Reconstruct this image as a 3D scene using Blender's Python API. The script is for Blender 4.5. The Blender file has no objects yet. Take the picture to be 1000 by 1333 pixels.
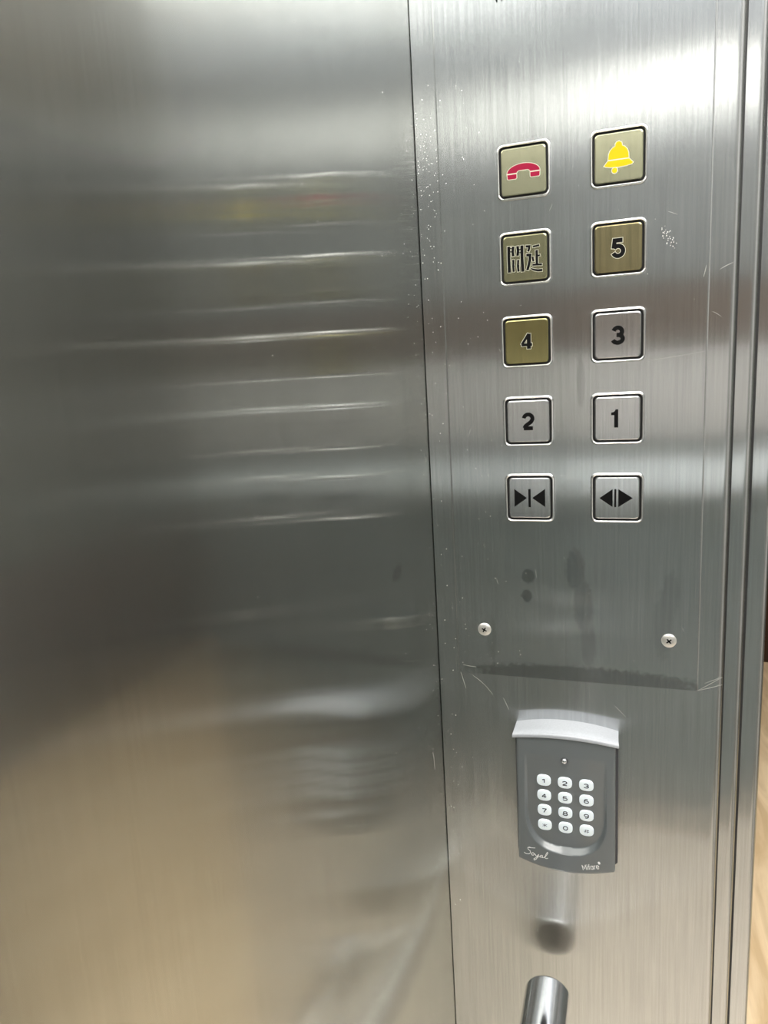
import bpy, bmesh, math, random
from mathutils import Vector, Matrix

random.seed(7)
scene = bpy.context.scene
C = scene.collection

# ------------------------------------------------------------------ camera
CAM_F = 937.121          # focal length in pixels of the 1000 x 1333 frame
cd = bpy.data.cameras.new('camera')
cam = bpy.data.objects.new('camera', cd)
C.objects.link(cam)
cam.location = (0.15598, -0.57077, 1.41989)
cam.rotation_euler = (math.radians(78.61625), math.radians(3.38310), math.radians(18.42396))
cd.sensor_fit = 'VERTICAL'
cd.sensor_height = 36.0
cd.lens = CAM_F / 1333 * 36.0
cd.clip_start = 0.01
cd.clip_end = 60
scene.camera = cam

# ------------------------------------------------------------------ world and exposure
w = bpy.data.worlds.new('world'); scene.world = w
w.use_nodes = True
w.node_tree.nodes['Background'].inputs[0].default_value = (0.75, 0.85, 1.0, 1)
w.node_tree.nodes['Background'].inputs[1].default_value = 0.3
vs = scene.view_settings
vs.view_transform = 'Standard'; vs.look = 'None'; vs.gamma = 1; vs.use_curve_mapping = False
vs.exposure = 0.14
scene.cycles.max_bounces = 14; scene.cycles.glossy_bounces = 9; scene.cycles.diffuse_bounces = 5; scene.cycles.blur_glossy = 0.2
LAMP_REAR = 1.9          # strength of the car's ceiling light near the back wall
LAMP_FRONT = 3.2         # strength of the car's ceiling light near the door
LAMP_MID = 8.6           # strength of the wide middle ceiling light
LAMP_HALL = 68.0          # strength of the landing's ceiling lights

# ------------------------------------------------------------------ sizes (metres)
CAR_W, CAR_D, CAR_H = 1.30, 1.50, 2.30
PANEL_R = 0.2272         # right edge of the front return panel
FACE_Y = 0.002           # front return sheet; the cover plate stands 2 mm proud of it

# ------------------------------------------------------------------ materials
def new_mat(name):
    m = bpy.data.materials.new(name); m.use_nodes = True
    nt = m.node_tree; nt.nodes.clear()
    out = nt.nodes.new('ShaderNodeOutputMaterial')
    return m, nt, out

def plain(name, col, rough=0.5, metal=0.0, spec=0.5, emit=0.0, noise=0.06, scale=60.0, coat=0.0):
    m, nt, out = new_mat(name)
    b = nt.nodes.new('ShaderNodeBsdfPrincipled')
    b.inputs['Roughness'].default_value = rough
    b.inputs['Metallic'].default_value = metal
    b.inputs['Specular IOR Level'].default_value = spec
    b.inputs['Coat Weight'].default_value = coat
    b.inputs['Coat Roughness'].default_value = 0.08
    geo = nt.nodes.new('ShaderNodeNewGeometry')
    n = nt.nodes.new('ShaderNodeTexNoise'); n.inputs['Scale'].default_value = scale; n.inputs['Detail'].default_value = 4
    nt.links.new(geo.outputs['Position'], n.inputs['Vector'])
    mr = nt.nodes.new('ShaderNodeMapRange')
    mr.inputs[3].default_value = 1 - noise; mr.inputs[4].default_value = 1 + noise
    nt.links.new(n.outputs['Fac'], mr.inputs[0])
    mx = nt.nodes.new('ShaderNodeVectorMath'); mx.operation = 'SCALE'
    mx.inputs[0].default_value = col[:3]
    nt.links.new(mr.outputs[0], mx.inputs['Scale'])
    nt.links.new(mx.outputs[0], b.inputs['Base Color'])
    if emit:
        b.inputs['Emission Color'].default_value = (*col[:3], 1)
        b.inputs['Emission Strength'].default_value = emit
    nt.links.new(b.outputs[0], out.inputs[0])
    return m

def N(nt, kind, **kw):
    n = nt.nodes.new(kind)
    for k, v in kw.items(): setattr(n, k, v)
    return n

def mth(nt, op, a, b=None, c=None, clamp=False):
    n = nt.nodes.new('ShaderNodeMath'); n.operation = op; n.use_clamp = clamp
    for i, v in enumerate((a, b, c)):
        if v is None: continue
        if isinstance(v, (int, float)): n.inputs[i].default_value = v
        else: nt.links.new(v, n.inputs[i])
    return n.outputs[0]

def steel(name, axis, rough, aniso, clear=0.0, col=(0.62, 0.62, 0.60), grain=0.10, wave=0.0, dark_marks=(), film=0.0, film_col=(0.62, 0.62, 0.60), mid=0.0):
    """Vertically brushed stainless sheet. axis: world axis along the sheet's width ('X' or 'Y').
    stains: (along, height, radius along, radius up, strength) darker marks on the metal."""
    m, nt, out = new_mat(name)
    L = nt.links.new
    geo = N(nt, 'ShaderNodeNewGeometry')
    sep = N(nt, 'ShaderNodeSeparateXYZ'); L(geo.outputs['Position'], sep.inputs[0])
    u = sep.outputs[axis]; z = sep.outputs['Z']
    comb = N(nt, 'ShaderNodeCombineXYZ')
    L(mth(nt, 'MULTIPLY', u, 620.0), comb.inputs[0]); L(mth(nt, 'MULTIPLY', z, 11.0), comb.inputs[1])
    fine = N(nt, 'ShaderNodeTexNoise'); fine.inputs['Scale'].default_value = 1.0; fine.inputs['Detail'].default_value = 3
    L(comb.outputs[0], fine.inputs['Vector'])
    comb2 = N(nt, 'ShaderNodeCombineXYZ')
    L(mth(nt, 'MULTIPLY', u, 130.0), comb2.inputs[0]); L(mth(nt, 'MULTIPLY', z, 5.0), comb2.inputs[1])
    coarse = N(nt, 'ShaderNodeTexNoise'); coarse.inputs['Scale'].default_value = 1.0; coarse.inputs['Detail'].default_value = 5
    L(comb2.outputs[0], coarse.inputs['Vector'])
    blot = N(nt, 'ShaderNodeTexNoise'); blot.inputs['Scale'].default_value = 22.0; blot.inputs['Detail'].default_value = 6
    L(geo.outputs['Position'], blot.inputs['Vector'])
    g = mth(nt, 'ADD', mth(nt, 'MULTIPLY', mth(nt, 'SUBTRACT', fine.outputs['Fac'], 0.5), 3.2 * grain),
            mth(nt, 'MULTIPLY', mth(nt, 'SUBTRACT', coarse.outputs['Fac'], 0.5), 0.8 * grain))
    g = mth(nt, 'ADD', g, mth(nt, 'MULTIPLY', mth(nt, 'SUBTRACT', blot.outputs['Fac'], 0.5), 1.2 * grain))
    tone = mth(nt, 'ADD', g, 1.0)
    # stains: soft-edged marks with a ragged outline
    st = None
    rag = N(nt, 'ShaderNodeTexNoise'); rag.inputs['Scale'].default_value = 260.0; rag.inputs['Detail'].default_value = 4
    L(geo.outputs['Position'], rag.inputs['Vector'])
    for (a, h, ra, rh, s) in dark_marks:
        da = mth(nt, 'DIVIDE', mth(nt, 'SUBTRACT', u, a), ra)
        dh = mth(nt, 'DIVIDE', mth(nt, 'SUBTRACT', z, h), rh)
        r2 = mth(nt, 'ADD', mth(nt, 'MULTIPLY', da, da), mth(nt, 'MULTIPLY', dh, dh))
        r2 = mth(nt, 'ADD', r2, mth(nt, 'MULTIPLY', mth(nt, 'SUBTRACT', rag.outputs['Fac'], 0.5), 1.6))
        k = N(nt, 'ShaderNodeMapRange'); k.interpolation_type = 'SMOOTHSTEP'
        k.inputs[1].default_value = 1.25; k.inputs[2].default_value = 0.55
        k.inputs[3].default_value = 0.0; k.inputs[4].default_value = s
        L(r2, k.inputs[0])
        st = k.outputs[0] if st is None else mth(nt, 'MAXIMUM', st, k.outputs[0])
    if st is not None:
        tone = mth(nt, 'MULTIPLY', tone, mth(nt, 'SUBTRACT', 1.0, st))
    colv = N(nt, 'ShaderNodeVectorMath', operation='SCALE'); colv.inputs[0].default_value = col
    L(tone, colv.inputs['Scale'])
    gl = N(nt, 'ShaderNodeBsdfAnisotropic'); gl.distribution = 'GGX'
    L(colv.outputs[0], gl.inputs['Color'])
    rr = mth(nt, 'ADD', rough, mth(nt, 'MULTIPLY', mth(nt, 'SUBTRACT', coarse.outputs['Fac'], 0.5), 0.02))
    L(rr, gl.inputs['Roughness'])
    gl.inputs['Anisotropy'].default_value = aniso
    tv = N(nt, 'ShaderNodeCombineXYZ'); tv.inputs[2].default_value = 1.0
    L(tv.outputs[0], gl.inputs['Tangent'])
    if wave:
        wn = N(nt, 'ShaderNodeTexNoise'); wn.inputs['Scale'].default_value = 5.0; wn.inputs['Detail'].default_value = 1
        L(geo.outputs['Position'], wn.inputs['Vector'])
        bp = N(nt, 'ShaderNodeBump'); bp.inputs['Strength'].default_value = 1.0; bp.inputs['Distance'].default_value = wave
        L(wn.outputs['Fac'], bp.inputs['Height']); L(bp.outputs[0], gl.inputs['Normal'])
    last = gl.outputs[0]
    if clear:
        g2 = N(nt, 'ShaderNodeBsdfAnisotropic'); g2.distribution = 'GGX'
        L(colv.outputs[0], g2.inputs['Color']); L(tv.outputs[0], g2.inputs['Tangent'])
        g2.inputs['Roughness'].default_value = rough*0.42; g2.inputs['Anisotropy'].default_value = aniso*0.62
        if wave: L(bp.outputs[0], g2.inputs['Normal'])
        m2 = N(nt, 'ShaderNodeMixShader'); m2.inputs[0].default_value = clear
        L(last, m2.inputs[1]); L(g2.outputs[0], m2.inputs[2]); last = m2.outputs[0]
    if mid:
        g3 = N(nt, 'ShaderNodeBsdfAnisotropic'); g3.distribution = 'GGX'
        L(colv.outputs[0], g3.inputs['Color']); L(tv.outputs[0], g3.inputs['Tangent'])
        g3.inputs['Roughness'].default_value = rough*0.57; g3.inputs['Anisotropy'].default_value = 0.84
        if wave: L(bp.outputs[0], g3.inputs['Normal'])
        m3 = N(nt, 'ShaderNodeMixShader'); m3.inputs[0].default_value = mid
        L(last, m3.inputs[1]); L(g3.outputs[0], m3.inputs[2]); last = m3.outputs[0]
    if film:
        df = N(nt, 'ShaderNodeBsdfDiffuse'); df.inputs['Color'].default_value = (*film_col, 1)
        ms = N(nt, 'ShaderNodeMixShader'); ms.inputs[0].default_value = film
        L(last, ms.inputs[1]); L(df.outputs[0], ms.inputs[2]); last = ms.outputs[0]
    L(last, out.inputs[0])
    return m

def tiles_mat(name, c1, c2, rough):
    m, nt, out = new_mat(name); L = nt.links.new
    geo = N(nt, 'ShaderNodeNewGeometry')
    mp = N(nt, 'ShaderNodeMapping'); mp.inputs['Scale'].default_value = (9.0, 1.6, 1.0); mp.inputs['Rotation'].default_value = (0, 0, 0.25)
    L(geo.outputs['Position'], mp.inputs[0])
    n = N(nt, 'ShaderNodeTexNoise'); n.inputs['Scale'].default_value = 1.6; n.inputs['Detail'].default_value = 8; n.inputs['Distortion'].default_value = 1.2
    L(mp.outputs[0], n.inputs['Vector'])
    r = N(nt, 'ShaderNodeValToRGB'); r.color_ramp.elements[0].position = 0.35; r.color_ramp.elements[1].position = 0.62
    r.color_ramp.elements[0].color = (*c1, 1); r.color_ramp.elements[1].color = (*c2, 1)
    L(n.outputs['Fac'], r.inputs[0])
    b = N(nt, 'ShaderNodeBsdfPrincipled'); b.inputs['Roughness'].default_value = rough
    L(r.outputs[0], b.inputs['Base Color']); L(b.outputs[0], out.inputs[0])
    return m

def lamp_mat(name, col, strength):
    m, nt, out = new_mat(name)
    e = N(nt, 'ShaderNodeEmission'); e.inputs[0].default_value = (*col, 1); e.inputs[1].default_value = strength
    nt.links.new(e.outputs[0], out.inputs[0])
    return m

# measured on the plate: (x, height) of a darker band along the bottom edge, then grease marks and water drips
panel_marks = [(0.122, 1.1600, 0.098, 0.0105, 0.36), (0.0795, 1.246, 0.0055, 0.0065, 0.34), (0.078, 1.229, 0.0045, 0.0055, 0.40),
                (0.1165, 1.252, 0.0075, 0.018, 0.22), (0.1225, 1.222, 0.008, 0.022, 0.20), (0.1265, 1.19, 0.006, 0.02, 0.14),
                (0.1215, 1.40, 0.003, 0.02, 0.16), (0.183, 1.21, 0.008, 0.03, 0.13), (0.188, 1.235, 0.006, 0.02, 0.12),
                (0.115, 1.32, 0.010, 0.006, 0.10), (0.048, 1.19, 0.004, 0.02, 0.12)]
wall_stains = [(-0.215, 1.716, 0.004, 0.014, 0.16), (-0.202, 1.720, 0.003, 0.013, 0.16), (-0.192, 1.718, 0.003, 0.010, 0.12),
               (-0.247, 1.712, 0.004, 0.020, 0.08), (-0.10, 1.275, 0.012, 0.006, 0.14)]
M = {}
M['front'] = steel('brushed steel front return', 'X', 0.24, 0.72, 0.25, (0.59, 0.605, 0.605), 0.115)
M['plate'] = steel('brushed steel cover plate', 'X', 0.24, 0.72, 0.25, (0.585, 0.603, 0.606), 0.115, dark_marks=panel_marks)
M['left'] = steel('brushed steel left wall', 'Y', 0.20, 0.82, 0.18, (0.54, 0.552, 0.53), 0.05, wave=0.0003, dark_marks=wall_stains, mid=0.34)
M['rear'] = steel('brushed steel back wall', 'X', 0.26, 0.7, 0.0, (0.46, 0.46, 0.455), 0.08)
M['right'] = steel('brushed steel right wall', 'Y', 0.22, 0.8, 0.0, (0.57, 0.57, 0.56), 0.08)
M['chrome'] = plain('polished chrome', (0.92, 0.92, 0.94), 0.10, 1.0, noise=0.02)
M['bezel'] = plain('bright button surround', (0.96, 0.96, 0.96), 0.20, 1.0, noise=0.03)
M['gap'] = plain('black gap plastic', (0.012, 0.012, 0.012), 0.6)
M['ink'] = plain('black enamel', (0.004, 0.004, 0.004), 0.6, spec=0.15)
M['rim'] = plain('bright engraved edge', (0.86, 0.82, 0.68), 0.35, 0.5)
M['screw'] = plain('dull screw metal', (0.80, 0.78, 0.74), 0.38, 0.8, noise=0.15, scale=400)
M['red'] = plain('crimson enamel', (0.40, 0.004, 0.048), 0.4, spec=0.3)
M['yellow'] = plain('yellow enamel', (0.78, 0.62, 0.0), 0.4, spec=0.3)
M['housing'] = plain('charcoal housing plastic', (0.052, 0.054, 0.062), 0.42)
M['cover'] = plain('grey satin plastic', (0.135, 0.150, 0.156), 0.26, spec=0.8, noise=0.03, coat=0.5)
M['silver'] = plain('silver painted plastic', (0.49, 0.505, 0.54), 0.38, 0.25, noise=0.12, scale=700)
M['key'] = plain('white keypad key', (0.84, 0.92, 0.97), 0.35, noise=0.02, emit=0.10)
M['digit'] = plain('dark key print', (0.015, 0.02, 0.025), 0.6)
M['white'] = plain('white print', (0.86, 0.86, 0.86), 0.5)
M['lens'] = plain('clear indicator lens', (0.75, 0.76, 0.78), 0.06, 0.9)
M['speck'] = plain('dried paint speck', (0.85, 0.85, 0.82), 0.5)
M['scratch'] = plain('bright scratch', (0.7, 0.7, 0.67), 0.4, 0.6)
M['black'] = plain('dull black', (0.02, 0.02, 0.02), 0.5)
M['floor'] = tiles_mat('beige landing floor', (0.60, 0.44, 0.26), (0.82, 0.65, 0.44), 0.4)
M['carfloor'] = tiles_mat('beige car floor', (0.74, 0.63, 0.52), (0.85, 0.76, 0.66), 0.45)
M['hall'] = plain('dark landing wall', (0.062, 0.070, 0.058), 0.8, spec=0.1)
M['halldoor'] = plain('brown landing dado', (0.05, 0.028, 0.018), 0.8, spec=0.1)
M['hallceil'] = plain('white landing ceiling', (0.7, 0.7, 0.68), 0.8)
M['slate'] = plain('added slate band', (0.30, 0.345, 0.355), 0.35)
M['sidewall'] = plain('grey side wall laminate', (0.19, 0.20, 0.195), 0.4)
M['pale'] = plain('added pale panel', (0.80, 0.78, 0.77), 0.4)
M['brown'] = plain('added brown band', (0.20, 0.155, 0.13), 0.5)
M['satin'] = plain('added satin ledge', (0.82, 0.86, 0.88), 0.35)
M['grey'] = plain('added grey band', (0.30, 0.31, 0.31), 0.35)
M['ceil'] = plain('painted car ceiling', (0.72, 0.72, 0.70), 0.5)
M['lamp_rear'] = lamp_mat('cool rear ceiling diffuser', (0.96, 0.98, 1.0), LAMP_REAR)
M['lamp_mid'] = lamp_mat('warm ceiling diffuser', (1.0, 0.975, 0.92), LAMP_MID)
M['lamp_front'] = lamp_mat('cool ceiling diffuser', (0.97, 0.98, 1.0), LAMP_FRONT)
M['lamp_hall'] = lamp_mat('landing diffuser', (1.0, 0.96, 0.88), LAMP_HALL)

# ------------------------------------------------------------------ mesh helpers
def link(name, bm, mat, parent=None, smooth=False):
    me = bpy.data.meshes.new(name)
    bmesh.ops.recalc_face_normals(bm, faces=bm.faces)
    bm.to_mesh(me); bm.free()
    me.materials.append(mat)
    if smooth:
        for p in me.polygons: p.use_smooth = True
        me.set_sharp_from_angle(angle=math.radians(38))
    o = bpy.data.objects.new(name, me); C.objects.link(o)
    if parent: o.parent = parent
    return o

def struct(name, bm, mat, smooth=False):
    o = link(name, bm, mat, None, smooth); o['kind'] = 'structure'
    return o

def thing(name, label, cat, loc=(0, 0, 0), group=None):
    o = bpy.data.objects.new(name, None); C.objects.link(o)
    o.empty_display_size = 0.02
    o.location = loc; o['label'] = label; o['category'] = cat
    if group: o['group'] = group
    return o

def box(bm, x0, x1, y0, y1, z0, z1):
    v = [bm.verts.new(p) for p in ((x0,y0,z0),(x1,y0,z0),(x1,y1,z0),(x0,y1,z0),(x0,y0,z1),(x1,y0,z1),(x1,y1,z1),(x0,y1,z1))]
    for f in ((0,1,2,3),(4,5,6,7),(0,1,5,4),(1,2,6,5),(2,3,7,6),(3,0,4,7)): bm.faces.new([v[i] for i in f])
    return bm

def boxes(*bs):
    bm = bmesh.new()
    for b in bs: box(bm, *b)
    return bm

MM = 0.001
class Frame:
    """Local frame of a thing fixed to the front return: (u right, v up, d towards the room), millimetres."""
    def __init__(s, x, z, y=0.0, f=None): s.x, s.z, s.y, s.f = x, z, y, f
    def __call__(s, u, v, d):
        if s.f: d = d + s.f(u, v)
        return Vector((s.x + u*MM, s.y - d*MM, s.z + v*MM))

def rrect(hw, hh, r, n=6):
    pts = []
    for cx, cy, a0 in ((hw-r, hh-r, 0), (-hw+r, hh-r, 90), (-hw+r, -hh+r, 180), (hw-r, -hh+r, 270)):
        for i in range(n+1):
            a = math.radians(a0 + 90*i/n); pts.append((cx + r*math.cos(a), cy + r*math.sin(a)))
    return pts

def loft(bm, F, rings, cap0=False, cap1=True):
    """rings: list of (points, depth)"""
    vs_ = [[bm.verts.new(F(u, v, d)) for u, v in pts] for pts, d in rings]
    n = len(vs_[0])
    for a, b in zip(vs_, vs_[1:]):
        for i in range(n): bm.faces.new((a[i], a[(i+1) % n], b[(i+1) % n], b[i]))
    if cap0: bm.faces.new(vs_[0])
    if cap1: bm.faces.new(vs_[-1])
    return bm

def prism(bm, F, pts, d0, d1):
    return loft(bm, F, [(pts, d0), (pts, d1)], cap0=True, cap1=True)

def ribbon(bm, F, pts, w, d0, d1, ext=0.0):
    """stroke of width w along an open polyline, as thin raised strip"""
    P = [Vector(p[:2]) for p in pts]
    if isinstance(w, (int, float)): w = [w]*len(P)
    if ext:
        P[0] = P[0] + (P[0]-P[1]).normalized()*ext
        P[-1] = P[-1] + (P[-1]-P[-2]).normalized()*ext
    Lf, Rt = [], []
    for i, p in enumerate(P):
        if i == 0: t = (P[1]-P[0]).normalized(); k = 1
        elif i == len(P)-1: t = (P[-1]-P[-2]).normalized(); k = 1
        else:
            t1 = (P[i]-P[i-1]).normalized(); t2 = (P[i+1]-P[i]).normalized()
            t = (t1+t2); t = t.normalized() if t.length > 1e-6 else t1
            k = 1/max(0.5, t.dot(t1))
        nrm = Vector((-t.y, t.x))*w[i]*0.5*k
        Lf.append(p+nrm); Rt.append(p-nrm)
    rows = []
    for a, b in zip(Lf, Rt):
        rows.append([bm.verts.new(F(a.x, a.y, d0)), bm.verts.new(F(a.x, a.y, d1)), bm.verts.new(F(b.x, b.y, d1)), bm.verts.new(F(b.x, b.y, d0))])
    for r, s in zip(rows, rows[1:]):
        for i in range(3): bm.faces.new((r[i], r[i+1], s[i+1], s[i]))
        bm.faces.new((r[3], r[0], s[0], s[3]))
    bm.faces.new(rows[0]); bm.faces.new(rows[-1])
    return bm

def arc(cx, cy, rx, ry, a0, a1, n=14):
    return [(cx + rx*math.cos(math.radians(a0+(a1-a0)*i/n)), cy + ry*math.sin(math.radians(a0+(a1-a0)*i/n))) for i in range(n+1)]

def circle(cx, cy, r, n=24, ry=None):
    return [(cx + r*math.cos(2*math.pi*i/n), cy + (ry or r)*math.sin(2*math.pi*i/n)) for i in range(n)]

# numerals as centre lines in a box of half width a and half height b
def glyph(ch, a, b):
    if ch == '0': return [arc(0, 0, a, b, 90, 450, 28)]
    if ch == '1': return [[(0.25*a, -b), (0.25*a, b)], [(0.25*a, b*0.92), (-0.25*a, b*0.62), (-0.75*a, b*0.52)]]
    if ch == '2': return [arc(0, b*0.42, a*0.95, b*0.58, 175, -25, 14) + [(a*0.55, -b*0.12), (-a*0.55, -b*0.62), (-a*0.9, -b)], [(-a, -b), (a, -b)]]
    if ch == '3': return [arc(0, b*0.47, a*0.86, b*0.53, 165, -78, 14), [(-a*0.22, b*0.03), (a*0.2, b*0.03)], arc(0, -b*0.47, a, b*0.53, 82, -165, 14)]
    if ch == '4': return [[(a*0.42, -b), (a*0.42, b)], [(a*0.42, b), (-a*0.95, -b*0.42)], [(-a, -b*0.45), (a*1.05, -b*0.45)]]
    if ch == '5': return [[(a*0.85, b), (-a*0.68, b), (-a*0.88, -b*0.02)], arc(-0.02*a, -b*0.36, a*0.98, b*0.64, 145, -160, 16)]
    if ch == '6': return [arc(0, -b*0.4, a, b*0.6, 0, 360, 22), arc(a*0.1, -b*0.2, a*1.1, b*1.2, 165, 60, 10)]
    if ch == '7': return [[(-a, b), (a, b)], [(a*0.95, b), (a*0.1, -b*0.1), (-a*0.3, -b)]]
    if ch == '8': return [arc(0, b*0.5, a*0.85, b*0.5, 0, 360, 20), arc(0, -b*0.5, a, b*0.5, 0, 360, 20)]
    if ch == '9': return [arc(0, b*0.4, a, b*0.6, 0, 360, 22), arc(-a*0.1, b*0.2, a*1.1, b*1.2, -15, -120, 10)]
    if ch == '*': return [[(0, -b*0.8), (0, b*0.8)], [(-a*0.75, -b*0.45), (a*0.75, b*0.45)], [(-a*0.75, b*0.45), (a*0.75, -b*0.45)]]
    if ch == '#': return [[(-a*0.5, -b*0.8), (-a*0.15, b*0.8)], [(a*0.15, -b*0.8), (a*0.5, b*0.8)], [(-a*0.85, b*0.28), (a*0.85, b*0.28)], [(-a*0.85, -b*0.28), (a*0.85, -b*0.28)]]
    return []

# ------------------------------------------------------------------ the car and the landing (setting)
struct('floor', boxes((-0.0, CAR_W, -CAR_D, -0.0, -0.03, 0.0)), M['carfloor'])
struct('wall_left', boxes((-0.03, 0.0, -CAR_D, 0.03, 0.0, CAR_H)), M['left'])
struct('wall_right', boxes((CAR_W, CAR_W+0.03, -CAR_D, 0.03, 0.0, CAR_H)), M['sidewall'])
struct('wall_back', boxes((-0.03, CAR_W+0.03, -CAR_D-0.03, -CAR_D, 0.0, CAR_H)), M['rear'])
B = -CAR_D
struct('reflect_band_5', boxes((0, CAR_W, B, B+0.012, 0.10, 1.04)), M['slate'])        # first of the invented back wall bands, toned for reflections in the steel
bm = bmesh.new()                                                                 # invented ledge, sloped to catch ceiling light for a bright reflected band
prof = [(B, 1.04), (B+0.055, 1.04), (B+0.062, 1.05), (B+0.012, 1.135), (B, 1.135)]
lo = [bm.verts.new((0.0, py, pz)) for py, pz in prof]; hi = [bm.verts.new((CAR_W, py, pz)) for py, pz in prof]
for i in range(5): bm.faces.new((lo[i], lo[(i+1) % 5], hi[(i+1) % 5], hi[i]))
bm.faces.new(lo); bm.faces.new(hi)
struct('reflect_ledge_6', bm, M['satin'])
struct('reflect_band_10', boxes((0, CAR_W, B, B+0.012, 1.135, 1.195)), M['grey'])  # this and the next three: more invented bands that shape the reflections
struct('reflect_band_7', boxes((0, CAR_W, B, B+0.016, 1.195, 1.425)), M['pale'])
struct('reflect_band_8', boxes((0, CAR_W, B, B+0.014, 1.435, 1.59)), M['brown'])
struct('reflect_band_9', boxes((0, CAR_W, B, B+0.012, 1.595, 1.88)), M['grey'])
struct('ceiling', boxes((-0.03, CAR_W+0.03, -CAR_D-0.03, 0.03, CAR_H, CAR_H+0.03)), M['ceil'])

def folded(name, x0, x1, y, ret, mat, r=0.0055, z1=CAR_H):
    """sheet facing the room with a rounded fold at its right edge and a return going back"""
    prof = [(x0, y+ret), (x0, y)]
    prof += [(x0+0.0005, y), (x1-r-0.0006, y)]
    for i in range(9):
        a = math.radians(-90 + 90*i/8)
        prof.append((x1-r + r*math.cos(a), y+r + r*math.sin(a)))
    prof.append((x1, y+ret))
    bm = bmesh.new()
    lo = [bm.verts.new((px, py, 0.0)) for px, py in prof]; hi = [bm.verts.new((px, py, z1)) for px, py in prof]
    n = len(prof)
    for i in range(n): bm.faces.new((lo[i], lo[(i+1) % n], hi[(i+1) % n], hi[i]))
    bm.faces.new(lo); bm.faces.new(hi)
    return struct(name, bm, mat, True)
wall_front = folded('wall_front', 0.0007, PANEL_R, FACE_Y, 0.028, M['front'])
folded('trim_1', PANEL_R-0.010, 0.2450, 0.034, 0.026, M['front'])
folded('trim_2', 0.2350, 0.2660, 0.064, 0.14, M['front'])
struct('trim_3', boxes((0.966, CAR_W, 0.002, 0.204, 0.0, CAR_H)), M['sidewall'])
struct('reflect_panel_12', boxes((CAR_W-0.012, CAR_W, -0.55, 0.0, 0.0, CAR_H)), M['pale'])  # unseen pale panel, added to brighten reflections in the folded edges
struct('trim_4', boxes((0.266, 0.966, 0.002, 0.204, 2.10, CAR_H)), M['front'])
for x0, x1, y, nm in ((0.2282, 0.2315, 0.0335, 'trim_1'), (0.2460, 0.2502, 0.0635, 'trim_2')):
    link('seam_shade', boxes((x0, x1, y-0.001, y+0.001, 0.0, CAR_H)), M['black'], bpy.data.objects[nm])  # black strip standing in for the dark reflection beside each fold
# landing outside the open door
HX0, HX1, HY0, HY1, HH = -1.6, 2.1, 0.204, 2.9, 2.45
struct('floor_landing', boxes((HX0, HX1, 0.0, HY1, -0.03, 0.0)), M['floor'])
struct('ceiling_landing', boxes((HX0, HX1, HY0, HY1, HH, HH+0.03)), M['hallceil'])
struct('wall_landing_far', boxes((HX0, HX1, HY1, HY1+0.05, 0.0, HH)), M['hall'])
struct('wall_landing_left', boxes((HX0-0.05, HX0, HY0, HY1, 0.0, HH)), M['hall'])
struct('wall_landing_right', boxes((HX1, HX1+0.05, HY0, HY1, 0.0, HH)), M['hall'])
struct('trim_11', boxes((HX1-0.02, HX1, HY0+0.031, HY1, 0.0, 0.75), (HX0, HX1-0.02, HY1-0.02, HY1, 0.0, 0.75)), M['halldoor'])
struct('wall_landing_near', boxes((HX0, 0.236, 0.205, 0.235, 0.0, HH), (0.966, HX1, 0.205, 0.235, 0.0, HH), (0.236, 0.966, 0.205, 0.235, 2.1, HH)), M['hall'])

def ceiling_light(x0, x1, y0, y1, z, mat, label):
    t = thing('ceiling_light', label, 'light', ((x0+x1)/2, (y0+y1)/2, z))
    cx, cy = (x0+x1)/2, (y0+y1)/2
    hx, hy = (x1-x0)/2, (y1-y0)/2
    link('diffuser', boxes((-hx, hx, -hy, hy, -0.012, -0.002)), mat, t)
    f = 0.012
    link('frame', boxes((-hx-f, hx+f, -hy-f, -hy, -0.016, 0), (-hx-f, hx+f, hy, hy+f, -0.016, 0), (-hx-f, -hx, -hy, hy, -0.016, 0), (hx, hx+f, -hy, hy, -0.016, 0)), M['chrome'], t)
    return t
ceiling_light(0.06, CAR_W-0.06, -1.48, -1.16, CAR_H, M['lamp_rear'], 'cool white ceiling light panel nearest the back wall of the car')
ceiling_light(0.06, CAR_W-0.06, -1.08, -0.48, CAR_H, M['lamp_mid'], 'wide warm white ceiling light panel in the middle of the car')
ceiling_light(0.06, CAR_W-0.06, -0.40, -0.12, CAR_H, M['lamp_front'], 'cool white ceiling light panel nearest the car door')
ceiling_light(0.30, 1.0, 0.30, 0.70, HH, M['lamp_hall'], 'square light panel in the landing ceiling outside the door')

# ------------------------------------------------------------------ control panel: cover plate with ten buttons
COLS = (0.082, 0.148); ROW0, ROWP = 1.554, 0.0607
PX0, PX1, PZ0, PZ1 = 0.0178, 0.2090, 1.1570, 1.98
panel = thing('control_panel', 'brushed steel control panel cover plate with ten square lift buttons', 'control panel', ((PX0+PX1)/2, FACE_Y, PZ0))
def to_panel(o):
    o.parent = panel; o.matrix_parent_inverse = Matrix.Translation(-panel.location); return o
bm = bmesh.new()
pcx, pcz = (PX0+PX1)/2, (PZ0+PZ1)/2; hw, hh = (PX1-PX0)*500, (PZ1-PZ0)*500
FP = Frame(pcx, pcz, FACE_Y)
rec = lambda e: [(hw-e, hh-e), (-hw+e, hh-e), (-hw+e, -hh+e*0.25), (hw-e, -hh+e*0.25)]
loft(bm, FP, [(rec(0), 0.0), (rec(0), 1.4), (rec(0.6), 1.75), (rec(1.3), 2.0)], cap0=True)
to_panel(link('face_plate', bm, M['plate'], None, False))

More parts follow.
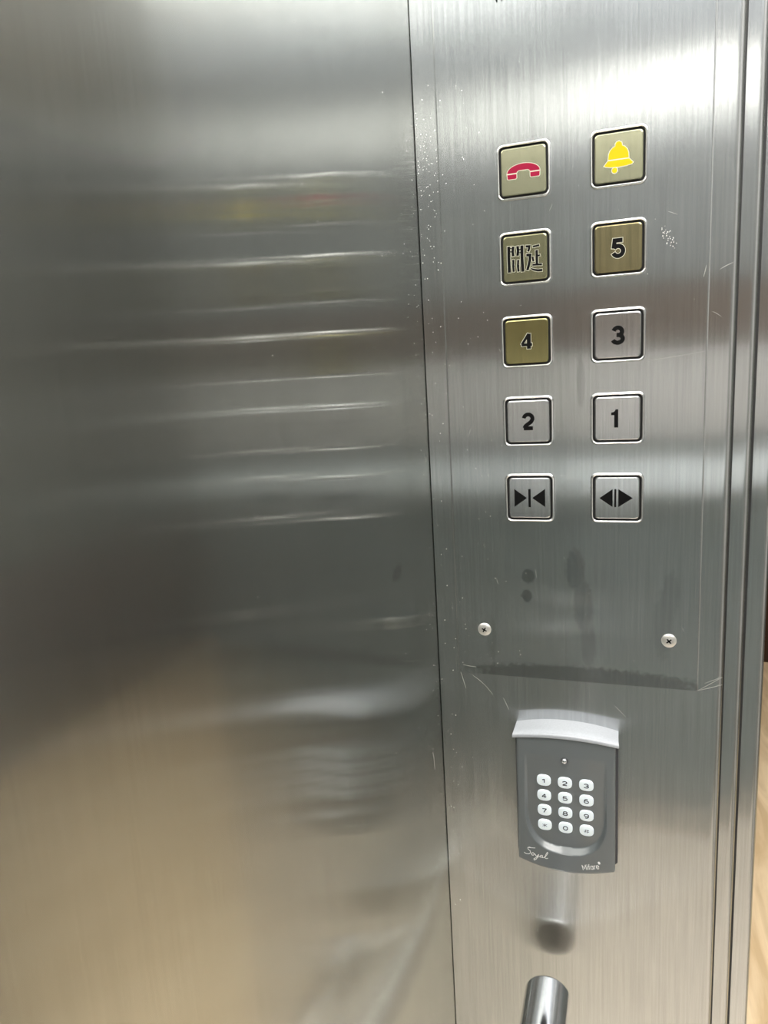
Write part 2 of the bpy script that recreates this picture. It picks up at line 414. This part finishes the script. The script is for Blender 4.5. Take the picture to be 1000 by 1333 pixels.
M['cap_pale'] = steel('pale champagne cap', 'X', 0.26, 0.6, 0.2, (0.63, 0.62, 0.43), 0.16, film=0.25, film_col=(0.34, 0.33, 0.22))
M['cap_olive'] = steel('worn olive gold cap', 'X', 0.26, 0.6, 0.2, (0.55, 0.53, 0.33), 0.22, film=0.25, film_col=(0.20, 0.19, 0.11))
M['cap_gold'] = steel('deep olive gold cap', 'X', 0.26, 0.6, 0.2, (0.52, 0.48, 0.24), 0.16, film=0.28, film_col=(0.17, 0.155, 0.06))
M['cap_brown'] = steel('dark tarnished gold cap', 'X', 0.26, 0.6, 0.2, (0.50, 0.44, 0.25), 0.36, film=0.3, film_col=(0.17, 0.14, 0.075))
M['cap_grey'] = steel('plain steel cap', 'X', 0.24, 0.6, 0.2, (0.61, 0.62, 0.63), 0.18, film=0.05)

CAPD = 1.9   # height of a cap's face above the plate
# shared meshes for the surround and cap
def bezel_bm(F):
    bm = bmesh.new()
    pr = [(19.5, 5.0, 0.0), (19.4, 4.9, 1.4), (18.9, 4.5, 2.3), (18.3, 4.0, 2.5), (17.9, 3.7, 2.3), (17.6, 3.5, 1.8), (17.6, 3.5, 0.3)]
    loft(bm, F, [(rrect(h, h, r), d) for h, r, d in pr], cap0=False, cap1=True)
    return bm
def cap_bm(F):
    bm = bmesh.new()
    pr = [(16.25, 2.7, 1.0), (16.25, 2.7, 1.25), (16.05, 2.6, 1.6), (15.4, 2.2, CAPD)]
    loft(bm, F, [(rrect(h, h, r), d) for h, r, d in pr])
    return bm

def strokes(name, lines, wd, mat, parent, F, d0, d1, ext=0.0):
    bm = bmesh.new()
    for i, l in enumerate(lines):
        ribbon(bm, F, l, wd, d0, d1 + 0.004*i, ext)
    return to_panel_child(link(name, bm, mat, None), parent)

def to_panel_child(o, parent):
    o.parent = parent; o.matrix_parent_inverse = parent.matrix_world.inverted(); return o

def polys(name, plist, mat, parent, F, d0, d1):
    bm = bmesh.new()
    for i, p in enumerate(plist): prism(bm, F, p, d0, d1 + 0.004*i)
    return to_panel_child(link(name, bm, mat, None), parent)

def grow(pts, e):
    """outline pushed outwards by e (simple polygons, either winding)"""
    P = [Vector(p) for p in pts]; n = len(P)
    area = sum(P[i].x*P[(i+1) % n].y - P[(i+1) % n].x*P[i].y for i in range(n))
    s = 1 if area > 0 else -1
    out = []
    for i in range(n):
        t1 = (P[i]-P[i-1]).normalized(); t2 = (P[(i+1) % n]-P[i]).normalized()
        n1 = Vector((t1.y, -t1.x))*s; n2 = Vector((t2.y, -t2.x))*s
        b = (n1+n2); b = b.normalized() if b.length > 1e-6 else n1
        q = P[i] + b*e/max(0.55, b.dot(n1)); out.append((q.x, q.y))
    return out

# symbols, millimetres from the cap's centre
phone_top = arc(0, -0.9, 11.7, 5.8, 180, 0, 18) + [(4.9, -0.9), (4.3, 0.0), (3.2, 0.55), (-3.2, 0.55), (-4.3, 0.0), (-4.9, -0.9)]
phone_ears = [[(-11.7, -1.8), (-5.0, -1.8), (-5.0, -4.3), (-5.6, -4.9), (-11.0, -4.9), (-11.5, -4.4)],
              [(11.7, -1.8), (5.0, -1.8), (5.0, -4.3), (5.6, -4.9), (11.0, -4.9), (11.5, -4.4)]]
bell_dome = [(-6.9, -1.2), (-6.6, 2.2), (-5.6, 4.6), (-4.0, 6.2), (-2.2, 7.1), (-2.1, 8.7), (-1.2, 9.8), (0.3, 10.1), (1.6, 9.5), (2.2, 8.4), (2.3, 7.1), (4.2, 6.1), (5.7, 4.4), (6.5, 2.0), (6.7, -1.2)]
bell_brim = [(-7.2, -2.0), (-9.6, -4.9), (-8.6, -5.5), (-5.0, -6.2), (0, -6.5), (5.0, -6.2), (8.6, -5.5), (9.6, -4.7), (7.0, -2.0)]
bell_clapper = circle(-2.6, -8.5, 1.8, 16)

open_delay = []   # the two engraved characters, traced as strokes
def zp(x, y): return ((x-500)/19.0, -(y + 0.13*(x-500) - 508)/19.8)
for pts, wd in (
    ([(275,355),(272,540),(276,725)], 34), ([(338,352),(328,420),(336,490)], 28), ([(398,345),(404,410),(396,482)], 30), ([(460,335),(458,520),(466,705)], 34),
    ([(275,378),(318,385)], 12), ([(275,425),(316,430)], 12), ([(418,395),(455,385)], 12), ([(420,440),(456,432)], 12),
    ([(318,552),(350,552)], 18), ([(336,552),(332,630),(338,712)], 24), ([(388,552),(420,550)], 18), ([(404,552),(398,625),(406,706)], 24),
    ([(322,632),(352,630)], 20), ([(388,628),(418,626)], 20),
    ([(512,348),(565,345),(560,375),(545,418)], 25), ([(518,470),(572,466),(566,545),(548,620),(530,682)], 30),
    ([(612,348),(655,338),(702,325)], 20), ([(664,395),(664,500),(664,598)], 28), ([(672,475),(712,462)], 16), ([(606,485),(610,522),(618,555)], 22),
    ([(600,605),(665,598),(735,594)], 20), ([(578,655),(620,672),(680,680),(738,672)], [12, 20, 24, 26])):
    open_delay.append(([zp(*q) for q in pts], [v/19.4 for v in wd] if isinstance(wd, list) else wd/19.4))

tri = lambda a, b, h: [(a, 0), (b, h), (b, -h)]
F0 = Frame(0, 0, 0)
proto = {'bezel': None, 'cap': None}
def make_button(c, r, label, capmat, kind):
    F = Frame(COLS[c], ROW0 - r*ROWP, 0.0)
    if proto['bezel'] is None:
        b = link('button', bezel_bm(F0), M['bezel'], None, True)
        k = link('cap', cap_bm(F0), M['cap_grey'], None, False)
        g = link('gap', loft(bmesh.new(), F0, [(rrect(17.62, 17.62, 3.5), 1.95), (rrect(17.5, 17.5, 3.4), 0.4), (rrect(16.3, 16.3, 2.7), 0.4), (rrect(16.28, 16.28, 2.7), 1.25)], cap0=False, cap1=True), M['gap'], None)
        proto.update(bezel=b, cap=k, gap=g)
    else:
        b = proto['bezel'].copy(); C.objects.link(b)
        k = proto['cap'].copy(); C.objects.link(k)
        g = proto['gap'].copy(); C.objects.link(g)
    b.parent = panel; b.matrix_parent_inverse = Matrix.Identity(4)
    b.location = Vector((F.x, 0.0, F.z)) - panel.location
    b['label'] = label
    for o in (k, g):
        o.parent = b; o.matrix_parent_inverse = Matrix.Identity(4); o.location = (0, 0, 0)
    k.data = k.data.copy()
    k.data.materials[0] = M[capmat]
    bpy.context.view_layer.update()
    t0, t1, t2 = CAPD-0.05, CAPD+0.05, CAPD+0.10
    def put(o): o.parent = b; o.matrix_parent_inverse = Matrix.Identity(4); return o
    def ink(name, lines, wd, mat='ink', rim=0.0, ext=0.0):
        if rim:
            bm = bmesh.new()
            for i, l in enumerate(lines):
                w_ = wd[i] if isinstance(wd, list) else wd
                w_ = [x+2*rim for x in w_] if isinstance(w_, list) else w_+2*rim
                ribbon(bm, F0, l, w_, t0, t1 + 0.002*i, rim+ext)
            put(link('engraved_edge', bm, M['rim'], None))
        bm = bmesh.new()
        for i, l in enumerate(lines):
            w_ = wd[i] if isinstance(wd, list) else wd
            ribbon(bm, F0, l, w_, t0, t2 + 0.002*i, ext)
        put(link(name, bm, M[mat], None))
    def shapes(name, pl, mat, rim):
        if rim:
            bm = bmesh.new()
            for i, p in enumerate(pl): prism(bm, F0, grow(p, rim), t0, t1 + 0.004*i)
            put(link('engraved_edge', bm, M['rim'], None))
        bm = bmesh.new()
        for p in pl: prism(bm, F0, p, t0, t2)
        put(link(name, bm, M[mat], None))
    if kind == 'phone': shapes('telephone_symbol', [phone_top] + phone_ears, 'red', 0.45)
    elif kind == 'bell': shapes('bell_symbol', [bell_dome, bell_brim, bell_clapper], 'yellow', 0.45)
    elif kind == 'delay': ink('character_engraving', [l for l, _ in open_delay], [([y*1.3 for y in x] if isinstance(x, list) else x*1.3) for _, x in open_delay], rim=0.32)
    elif kind == 'close': shapes('arrow_symbol', [tri(-2.2, -12.0, 7.2), tri(2.0, 12.0, 7.2), [(-1.0, 7.2), (0.8, 7.2), (0.8, -7.4), (-1.0, -7.4)]], 'ink', 0.0)
    elif kind == 'open': shapes('arrow_symbol', [tri(-12.9, -3.2, 7.0), tri(11.4, 1.0, 7.0), [(-1.9, 7.0), (-0.5, 7.0), (-0.5, -7.0), (-1.9, -7.0)]], 'ink', 0.0)
    elif kind == '1': shapes('numeral', [[(-2.2, -6.7), (0.6, -6.7), (0.6, 6.8), (-1.4, 6.8), (-1.9, 5.4), (-3.0, 4.7), (-4.4, 4.6), (-4.4, 2.6), (-2.2, 2.6)]], 'ink', 0.0)
    else:
        ink('numeral', glyph(kind, 3.9, 5.6) if kind == '4' else glyph(kind, 3.5, 5.35), [3.0, 2.0, 2.2] if kind == '4' else 3.0, rim=(0.36 if kind in '45' else 0.0))
    return b

make_button(0, 0, 'pale gold button with red telephone handset symbol', 'cap_pale', 'phone')
make_button(1, 0, 'pale gold button with yellow alarm bell symbol', 'cap_pale', 'bell')
make_button(0, 1, 'olive gold button engraved with two Chinese characters', 'cap_olive', 'delay')
make_button(1, 1, 'dark tarnished gold button engraved 5', 'cap_brown', '5')
make_button(0, 2, 'deep olive gold button engraved 4', 'cap_gold', '4')
make_button(1, 2, 'steel button with black 3', 'cap_grey', '3')
make_button(0, 3, 'steel button with black 2', 'cap_grey', '2')
make_button(1, 3, 'steel button with black 1', 'cap_grey', '1')
make_button(0, 4, 'steel door close button with arrowheads facing in', 'cap_grey', 'close')
make_button(1, 4, 'steel door open button with arrowheads facing out', 'cap_grey', 'open')

# lower tip of an engraved mark at the very top of the frame
bm = bmesh.new(); FM = Frame(0.0672, 1.669, 0.0)
prism(bm, FM, [(-3.2, 9), (-3.0, 1.2), (-1.9, -1.6), (-1.3, -1.4), (-1.3, 9)], -0.1, 0.12)
prism(bm, FM, [(3.4, 9), (3.2, 2.0), (1.9, -1.5), (1.4, -1.3), (1.4, 9)], -0.1, 0.12)
to_panel(link('engraved_mark', bm, M['ink']))

# two cross-head screws
def screw(x, z, ang, label):
    F = Frame(x, z, 0.0)
    bm = bmesh.new()
    loft(bm, F, [(circle(0, 0, r, 28), d) for r, d in ((5.6, 0.0), (5.6, 0.35), (5.0, 0.95), (3.6, 1.45), (1.8, 1.65))])
    s = to_panel(link('screw', bm, M['screw'], None, True)); s['label'] = label
    bpy.context.view_layer.update()
    bm = bmesh.new()
    for a in (ang, ang+90):
        c, q = math.cos(math.radians(a)), math.sin(math.radians(a))
        prism(bm, F, [(c*x_-q*y_, q*x_+c*y_) for x_, y_ in ((-2.3, -0.45), (-0.5, -0.6), (0.5, -0.6), (2.3, -0.45), (2.3, 0.45), (0.5, 0.6), (-0.5, 0.6), (-2.3, 0.45))], 1.2, 1.70)
    to_panel_child(link('cross_slot', bm, M['ink']), s)
screw(0.0419, 1.1978, 62, 'left cross-head screw')
screw(0.1871, 1.1975, 40, 'right cross-head screw')

# scratches and specks of dried paint
def slivers(name, segs, mat, parent=None, y=0.0):
    bm = bmesh.new()
    for (x0, z0, x1, z1, wd) in segs:
        F = Frame(0, 0, y)
        mid = ((x0+x1)/2*1000 + random.uniform(-.3, .3), (z0+z1)/2*1000 + random.uniform(-.3, .3))
        ribbon(bm, F, [(x0*1000, z0*1000), mid, (x1*1000, z1*1000)], [wd*0.25, wd*0.65, wd*0.25], -0.05, 0.06)
    o = link(name, bm, mat, parent); o['kind'] = 'stuff'; return o
bpy.context.view_layer.update()
plate_scr = [(0.0221,1.1643,0.0335,1.1631,0.35),(0.1682,1.4129,0.2075,1.4175,0.25),(0.2049,1.4686,0.2066,1.4762,0.6),(0.181,1.5145,0.1871,1.5118,0.3),(0.1459,1.3717,0.1557,1.3708,0.3)]
sheet_scr = [(0.2091,1.1567,0.2264,1.1694,0.5),(0.2091,1.1567,0.2264,1.1631,0.6),(0.2139,1.1632,0.2257,1.1693,0.35),(0.0193,1.1566,0.0233,1.1416,0.45),(0.0298,1.1543,0.0403,1.146,0.4),(0.0403,1.146,0.0467,1.1381,0.3),
             (0.2155,1.4728,0.2236,1.4765,0.5),(0.2112,1.4448,0.2175,1.4406,0.35),(0.0559,1.1354,0.0602,1.1252,0.4),(0.1468,1.1376,0.1558,1.1284,0.3)]
for _ in range(8):
    x = random.uniform(0.03, 0.2); z = random.uniform(1.19, 1.6)
    plate_scr.append((x, z, x+random.uniform(-.003, .003), z+random.uniform(-.008, .008), 0.18))
o = slivers('scratches', plate_scr, M['scratch'], None, 0.0); to_panel(o)
o = slivers('scratches', sheet_scr, M['scratch'], wall_front, FACE_Y)

def specks(name, pts, mat, plane):
    """tiny irregular flakes; plane(a, b, d) gives the point"""
    bm = bmesh.new()
    for (a, b, r) in pts:
        k = 6; top = []; bot = []
        for i in range(k):
            t = 2*math.pi*i/k; q = r*random.uniform(0.6, 1.2)
            top.append(bm.verts.new(plane(a+q*0.6*math.cos(t), b+q*0.6*math.sin(t), 0.00012)))
            bot.append(bm.verts.new(plane(a+q*math.cos(t), b+q*math.sin(t), -0.00005)))
        bm.faces.new(top)
        for i in range(k): bm.faces.new((bot[i], bot[(i+1) % k], top[(i+1) % k], top[i]))
    o = link(name, bm, mat); o['kind'] = 'stuff'; return o
front_pl = lambda a, b, d: (a, FACE_Y-d, b)
plate_pl = lambda a, b, d: (a, -d, b)
left_pl = lambda a, b, d: (d, a, b)
pts = []
for i in range(150):
    pts.append((min(0.0168, max(0.0022, random.gauss(0.009, 0.005))), random.choice([random.gauss(1.555, 0.035), random.uniform(0.92, 1.62)]), random.uniform(0.00020, 0.00050)))
for i in range(25): pts.append((random.uniform(0.02, 0.2), random.uniform(0.9, 1.14), random.uniform(0.00012, 0.0003)))
o = specks('paint_specks', pts, M['speck'], front_pl); o.parent = wall_front
pts = []
for i in range(55): pts.append((random.uniform(0.02, 0.055), random.uniform(1.17, 1.62), random.uniform(0.00018, 0.00042)))
for i in range(70): pts.append((random.uniform(0.02, 0.205), random.uniform(1.165, 1.64), random.uniform(0.00016, 0.00036)))
for i in range(34):
    t = random.random(); pts.append((0.1775+0.008*t+random.gauss(0, 0.0014), 1.504-0.013*t+random.gauss(0, 0.0016), random.uniform(0.00022, 0.0006)))
o = specks('paint_specks', pts, M['speck'], plate_pl); to_panel(o)
pts = [(-0.0724, 1.598, 0.0004), (-0.0434, 1.4998, 0.0004)]
for i in range(70): pts.append((-abs(random.gauss(0.004, 0.018))-0.002, random.uniform(0.95, 1.6), random.uniform(0.00015, 0.00042)))
for i in range(14): pts.append((random.uniform(-0.3, -0.05), random.uniform(0.95, 1.6), random.uniform(0.00015, 0.0004)))
wl = bpy.data.objects['wall_left']
o = specks('paint_specks', pts, M['speck'], left_pl); o.parent = wl
bm = bmesh.new()
FL = lambda u, v, d: Vector((d*MM, u*MM, v*MM))
ribbon(bm, FL, [(-31.0, 1096), (-28.6, 1089), (-27.6, 1078)], [0.1, 0.3, 0.1], -0.05, 0.06)
o = link('scratches', bm, M['scratch'], wl); o['kind'] = 'stuff'

# ------------------------------------------------------------------ keypad card reader below the panel
KX, KZ = 0.1084, 1.0               # centre line; local v is measured from z = 1.0
reader = thing('keypad_card_reader', 'charcoal keypad card reader with silver top edge and white keys mounted below the button panel', 'keypad', (KX, FACE_Y, 0.990))
def to_reader(o):
    o.parent = reader; o.matrix_parent_inverse = Matrix.Translation(-reader.location); return o
FK = Frame(KX, KZ, FACE_Y)
HWB, VT = 42.0, 112.0              # half width, top of the grey body
def vbot(u): return -10.6 + 7.0*(u/39.5)**2
def vtop(u): return 115.0 - 3.6*(u/40.0)**2
def outline(hw, lift, n=20, r=3.0):
    pts = [(hw - 2*hw*i/n, vtop(hw - 2*hw*i/n)) for i in range(n+1)]
    for i in range(n+1):
        u = -hw + 2*hw*i/n
        t = max(0.0, 1-(hw-abs(u))/r)
        pts.append((u, vbot(u) + lift + r*(1-math.sqrt(max(0, 1-t*t)))))
    return pts
bm = bmesh.new()
loft(bm, FK, [(outline(41.6, -0.6), 0.0), (outline(41.6, -0.6), 9.6), (outline(40.6, 0.4), 9.8), (outline(40.6, 0.4), 12.0)], cap0=True)
to_reader(link('back_housing', bm, M['housing'], None, True))

HWC = 39.8
def face_d(u, v, edge=True):
    d = 21.0 - 0.7*(u/HWC)**2
    R = 5.2*min(1.0, max(0.0, (98-v)/88.0))       # the key field sinks towards the bottom
    vb0 = 46.0
    if v > vb0: s = 33.0-abs(u)
    else: s = (1-((abs(u)/33.0)**2.5 + ((vb0-v)/38.5)**2.5)**(1/2.5))*33.0
    wd = 1.8 + 2.4*min(1.0, max(0.0, (vb0-v)/38.0))*(1-min(1, abs(u)/33.0)**2)
    t = min(1.0, max(0.0, s/wd)); d -= R*(0.75*t + 0.25*t*t*(3-2*t))
    if edge:
        e = min(HWC-abs(u), (v-vbot(u)-0.8))
        t = min(1.0, max(0.0, 1-e/2.4)); d -= 2.4*(1-math.sqrt(max(0, 1-t*t)))
    return d
us = sorted(set([round(-HWC + x, 3) for x in (0, 0.15, 0.4, 0.8, 1.3, 1.9, 2.6)] + [round(HWC - x, 3) for x in (0, 0.15, 0.4, 0.8, 1.3, 1.9, 2.6)] + [round(-36.9 + 0.72*i, 3) for i in range(103)]))
NV = 190
fr = [0, 0.0012, 0.003, 0.006, 0.010, 0.015, 0.020] + [0.020 + 0.98*(i/NV) for i in range(1, NV+1)]
bm = bmesh.new()
grid = []
for u in us:
    e = HWC-abs(u); t = max(0.0, 1-e/3.0); v0 = vbot(u) + 0.8 + 2.2*(1-math.sqrt(max(0, 1-t*t)))
    grid.append([bm.verts.new(FK(u, v0 + (vtop(u)-v0)*f, face_d(u, v0 + (vtop(u)-v0)*f))) for f in fr])
for a, b in zip(grid, grid[1:]):
    for j in range(len(fr)-1): bm.faces.new((a[j], b[j], b[j+1], a[j+1]))
rim_ = [c[0] for c in grid] + grid[-1][1:] + [c[-1] for c in reversed(grid[:-1])] + list(reversed(grid[0][1:-1]))
back = [bm.verts.new(Vector((v.co.x, FACE_Y - 11.0*MM, v.co.z))) for v in rim_]
for i in range(len(rim_)): bm.faces.new((rim_[i], rim_[(i+1) % len(rim_)], back[(i+1) % len(rim_)], back[i]))
bm.faces.new(back)
to_reader(link('front_cover', bm, M['cover'], None, True))

# silver top edge: bowed plan, small lip over the grey body
def plan(hw, bow, d1, n=24):
    return [(-hw + 2*hw*i/n, d1 - bow*((-1 + 2*i/n)**2)) for i in range(n+1)]
bm = bmesh.new()
secs = [(41.9, 0.7, 18.0, 114.8, 3.6), (42.3, 0.7, 22.2, 114.8, 3.6), (42.4, 0.7, 22.7, 115.3, 3.6), (42.4, 0.7, 22.7, 117.2, 3.7), (42.2, 0.7, 22.0, 118.4, 3.9), (42.0, 0.7, 20.6, 119.0, 4.0), (41.8, 0.6, 16.0, 119.6, 4.4), (41.6, 0.5, 6.0, 120.4, 5.2), (41.6, 0.0, 0.0, 120.6, 5.4)]
rows = [[bm.verts.new(FK(u, v-ar*(u/hw)**2, max(0, d))) for u, d in plan(hw, bow, d1)] for hw, bow, d1, v, ar in secs]
for a, b in zip(rows, rows[1:]):
    for i in range(len(a)-1): bm.faces.new((a[i], a[i+1], b[i+1], b[i]))
b0 = [bm.verts.new(FK(u, 114.8-3.6*(u/41.6)**2, 0)) for u, d in plan(41.6, 0, 0)]
for i in range(len(b0)-1):
    bm.faces.new((b0[i], b0[i+1], rows[0][i+1], rows[0][i])); bm.faces.new((b0[i], b0[i+1], rows[-1][i+1], rows[-1][i]))
for k in (0, -1): bm.faces.new([b0[k]] + [r[k] for r in rows])
to_reader(link('top_trim', bm, M['silver'], None, True))

# keys
legend = ['1', '2', '3', '4', '5', '6', '7', '8', '9', '*', '0', '#']
def squircle(a, b, n=28, p=2.7):
    out = []
    for i in range(n):
        t = 2*math.pi*i/n; c, s = math.cos(t), math.sin(t)
        out.append((a*math.copysign(abs(c)**(2/p), c), b*math.copysign(abs(s)**(2/p), s)))
    return out
bpy.context.view_layer.update()
key0 = None
for i, ch in enumerate(legend):
    u = -17.2 + 17.1*(i % 3); v = 74.6 - 14.4*(i//3)
    d0 = face_d(u, v); slope = math.atan((face_d(u, v+4)-face_d(u, v-4))/8); yaw = math.atan((face_d(u+4, v)-face_d(u-4, v))/8)
    if key0 is None:
        bm = bmesh.new()
        loft(bm, F0, [(squircle(5.75, 5.2), -0.8), (squircle(5.75, 5.2), 0.7), (squircle(5.45, 4.9), 1.15), (squircle(4.6, 4.1), 1.4)])
        key = key0 = link('key', bm, M['key'], None, True)
    else:
        key = key0.copy(); C.objects.link(key)
    key.parent = reader; key.matrix_parent_inverse = Matrix.Identity(4)
    key.location = FK(u, v, d0) - reader.location
    key.rotation_euler = (slope, 0, yaw)
    bm = bmesh.new()
    for k, l in enumerate(glyph(ch, *((2.5, 2.3) if ch in '*#' else (1.75, 1.8)))): ribbon(bm, F0, l, 0.36 if ch in '*#' else 0.78, 1.30, 1.48+0.003*k)
    dg = link('key_legend', bm, M['digit'], None); dg.parent = key; dg.matrix_parent_inverse = Matrix.Identity(4)
# indicator
ul, vl = -0.2, 95.0
FI = Frame(KX, KZ, FACE_Y)
bm = bmesh.new(); dl = face_d(ul, vl)
loft(bm, FI, [(circle(ul, vl, r, 20), dl+d) for r, d in ((3.1, -0.3), (3.1, 0.15), (2.8, 0.4), (2.5, 0.3), (2.45, 0.1))])
ring = to_reader(link('indicator_ring', bm, M['housing'], None, True))
bm = bmesh.new()
loft(bm, FI, [(circle(ul, vl, r, 20), dl+d) for r, d in ((2.4, 0.0), (2.25, 0.9), (1.7, 1.8), (0.9, 2.2))])
to_reader(link('indicator_light', bm, M['lens'], None, True))
# printed words
FP_ = Frame(KX, KZ, FACE_Y, f=lambda u, v: face_d(u, v))
def words_(name, lines, wd, ang, ox, oy, s):
    bm = bmesh.new(); c, q = math.cos(ang), math.sin(ang)
    for l in lines:
        ribbon(bm, FP_, [(ox + s*(c*x-q*y), oy + s*(q*x+c*y)) for x, y in l], wd, -0.05, 0.09)
    to_reader(link(name, bm, M['white']))
script = [[(2.6,7.2),(1.4,7.6),(0.2,6.8),(0.6,5.4),(2.2,4.4),(2.6,3.0),(1.4,1.6),(-0.6,1.2),(-2.2,2.0)], [(0.6,7.0),(3.0,7.4),(5.6,8.0)],
          [(4.6,3.6),(3.8,3.4),(3.3,2.2),(3.9,1.3),(5.0,1.6),(5.4,2.8),(4.6,3.6)], [(5.2,3.0),(6.2,2.6),(6.6,1.6),(7.6,1.5),(8.6,3.4)], [(8.6,3.4),(8.2,1.4),(7.2,-1.2),(5.8,-2.4),(5.4,-1.4),(7.4,0.6),(9.6,1.8)],
          [(11.4,3.2),(10.4,3.2),(9.6,2.0),(10.2,1.2),(11.2,2.0),(11.6,3.4),(11.4,1.4),(12.4,1.6)], [(12.4,1.6),(14.2,4.0),(15.2,6.6),(14.6,7.0),(13.6,4.4),(13.4,1.8),(14.4,1.4),(15.6,2.2)]]
words_('lettering', script, 0.42, math.radians(-6), -32.6, 1.4, 1.14)
MW = []
def put_(lines, x, s=1.0): MW.extend([[(x+a*s, b*s*1.3) for a, b in l] for l in lines])
put_([[(0,0),(0,4)], [(0,4),(1.6,1.0),(3.2,4)], [(3.2,4),(3.2,0)]], 0)
put_([[(0,0),(0,2.8)], [(0,3.5),(0,4.1)]], 4.4)
put_([[(0.5,0),(0.5,3.4),(0.9,4.0),(1.5,4.0)], [(-0.2,2.7),(1.4,2.7)]], 5.4)
put_([arc(1.1,1.35,1.1,1.4,0,360,14), [(2.2,2.8),(2.2,0)]], 7.3)
put_([[(0,0),(0,2.8)], [(0,1.7),(0.5,2.6),(1.4,2.8)]], 10.6)
put_([arc(1.2,1.4,1.2,1.4,0,320,14), [(0.1,1.4),(2.4,1.4)]], 12.5)
put_([[(0,3.6),(1.9,5.4)], [(0,5.4),(1.9,3.6)], [(-0.2,4.5),(2.1,4.5)], [(0.95,3.3),(0.95,5.7)]], 15.2)
words_('lettering', MW, 0.44, math.radians(15), 14.4, -4.0, 0.90)

# ------------------------------------------------------------------ handrail along the left wall
HRX, HRZ, HRR = 0.093, 0.876, 0.0193
rail = thing('handrail', 'polished chrome tube handrail ending below the keypad along the left wall', 'handrail', (HRX, -0.65, HRZ))
def tube_bm(p0, p1, r, prof, n=48):
    """lathe about the axis p0->p1; prof: (along 0..1 in metres, radius)"""
    p0, p1 = Vector(p0), Vector(p1); ax = (p1-p0).normalized(); Q = ax.to_track_quat('Z', 'Y')
    bm = bmesh.new(); rings = []
    for (a, rr_) in prof:
        rings.append([bm.verts.new(p0 + ax*a + Q @ Vector((rr_*math.cos(2*math.pi*i/n), rr_*math.sin(2*math.pi*i/n), 0))) for i in range(n)])
    for A, B in zip(rings, rings[1:]):
        for i in range(n): bm.faces.new((A[i], A[(i+1) % n], B[(i+1) % n], B[i]))
    bm.faces.new(rings[0]); bm.faces.new(rings[-1])
    return bm
def to_rail(o): o.parent = rail; o.matrix_parent_inverse = Matrix.Translation(-rail.location); return o
Ln = 1.24
to_rail(link('rail_tube', tube_bm((HRX, -0.030, HRZ), (HRX, -1.27, HRZ), HRR, [(0.0, HRR-0.0012), (0.0006, HRR-0.0003), (0.0014, HRR), (0.0022, HRR), (0.004, HRR), (Ln-0.004, HRR), (Ln-0.0014, HRR), (Ln, HRR-0.0012)]), M['chrome'], None, True))
to_rail(link('end_cap', tube_bm((HRX, -0.0285, HRZ), (HRX, -0.04, HRZ), HRR, [(0.0, 0.012), (0.0005, HRR-0.0032), (0.0015, HRR-0.0022), (0.008, HRR-0.0022)]), M['black'], None, True))
for y in (-0.95, -1.15):
    b = to_rail(link('bracket', tube_bm((HRX, y, HRZ-0.010), (0.006, y, HRZ-0.045), 0.007, [(0.0, 0.007), (0.0938, 0.007)], 20), M['chrome'], None, True))
    bpy.context.view_layer.update()
    to_panel_child(link('flange', tube_bm((0.0, y, HRZ-0.047), (0.02, y, HRZ-0.047), 0.03, [(0.0, 0.03), (0.004, 0.03), (0.007, 0.024)], 28), M['chrome'], None, True), b)
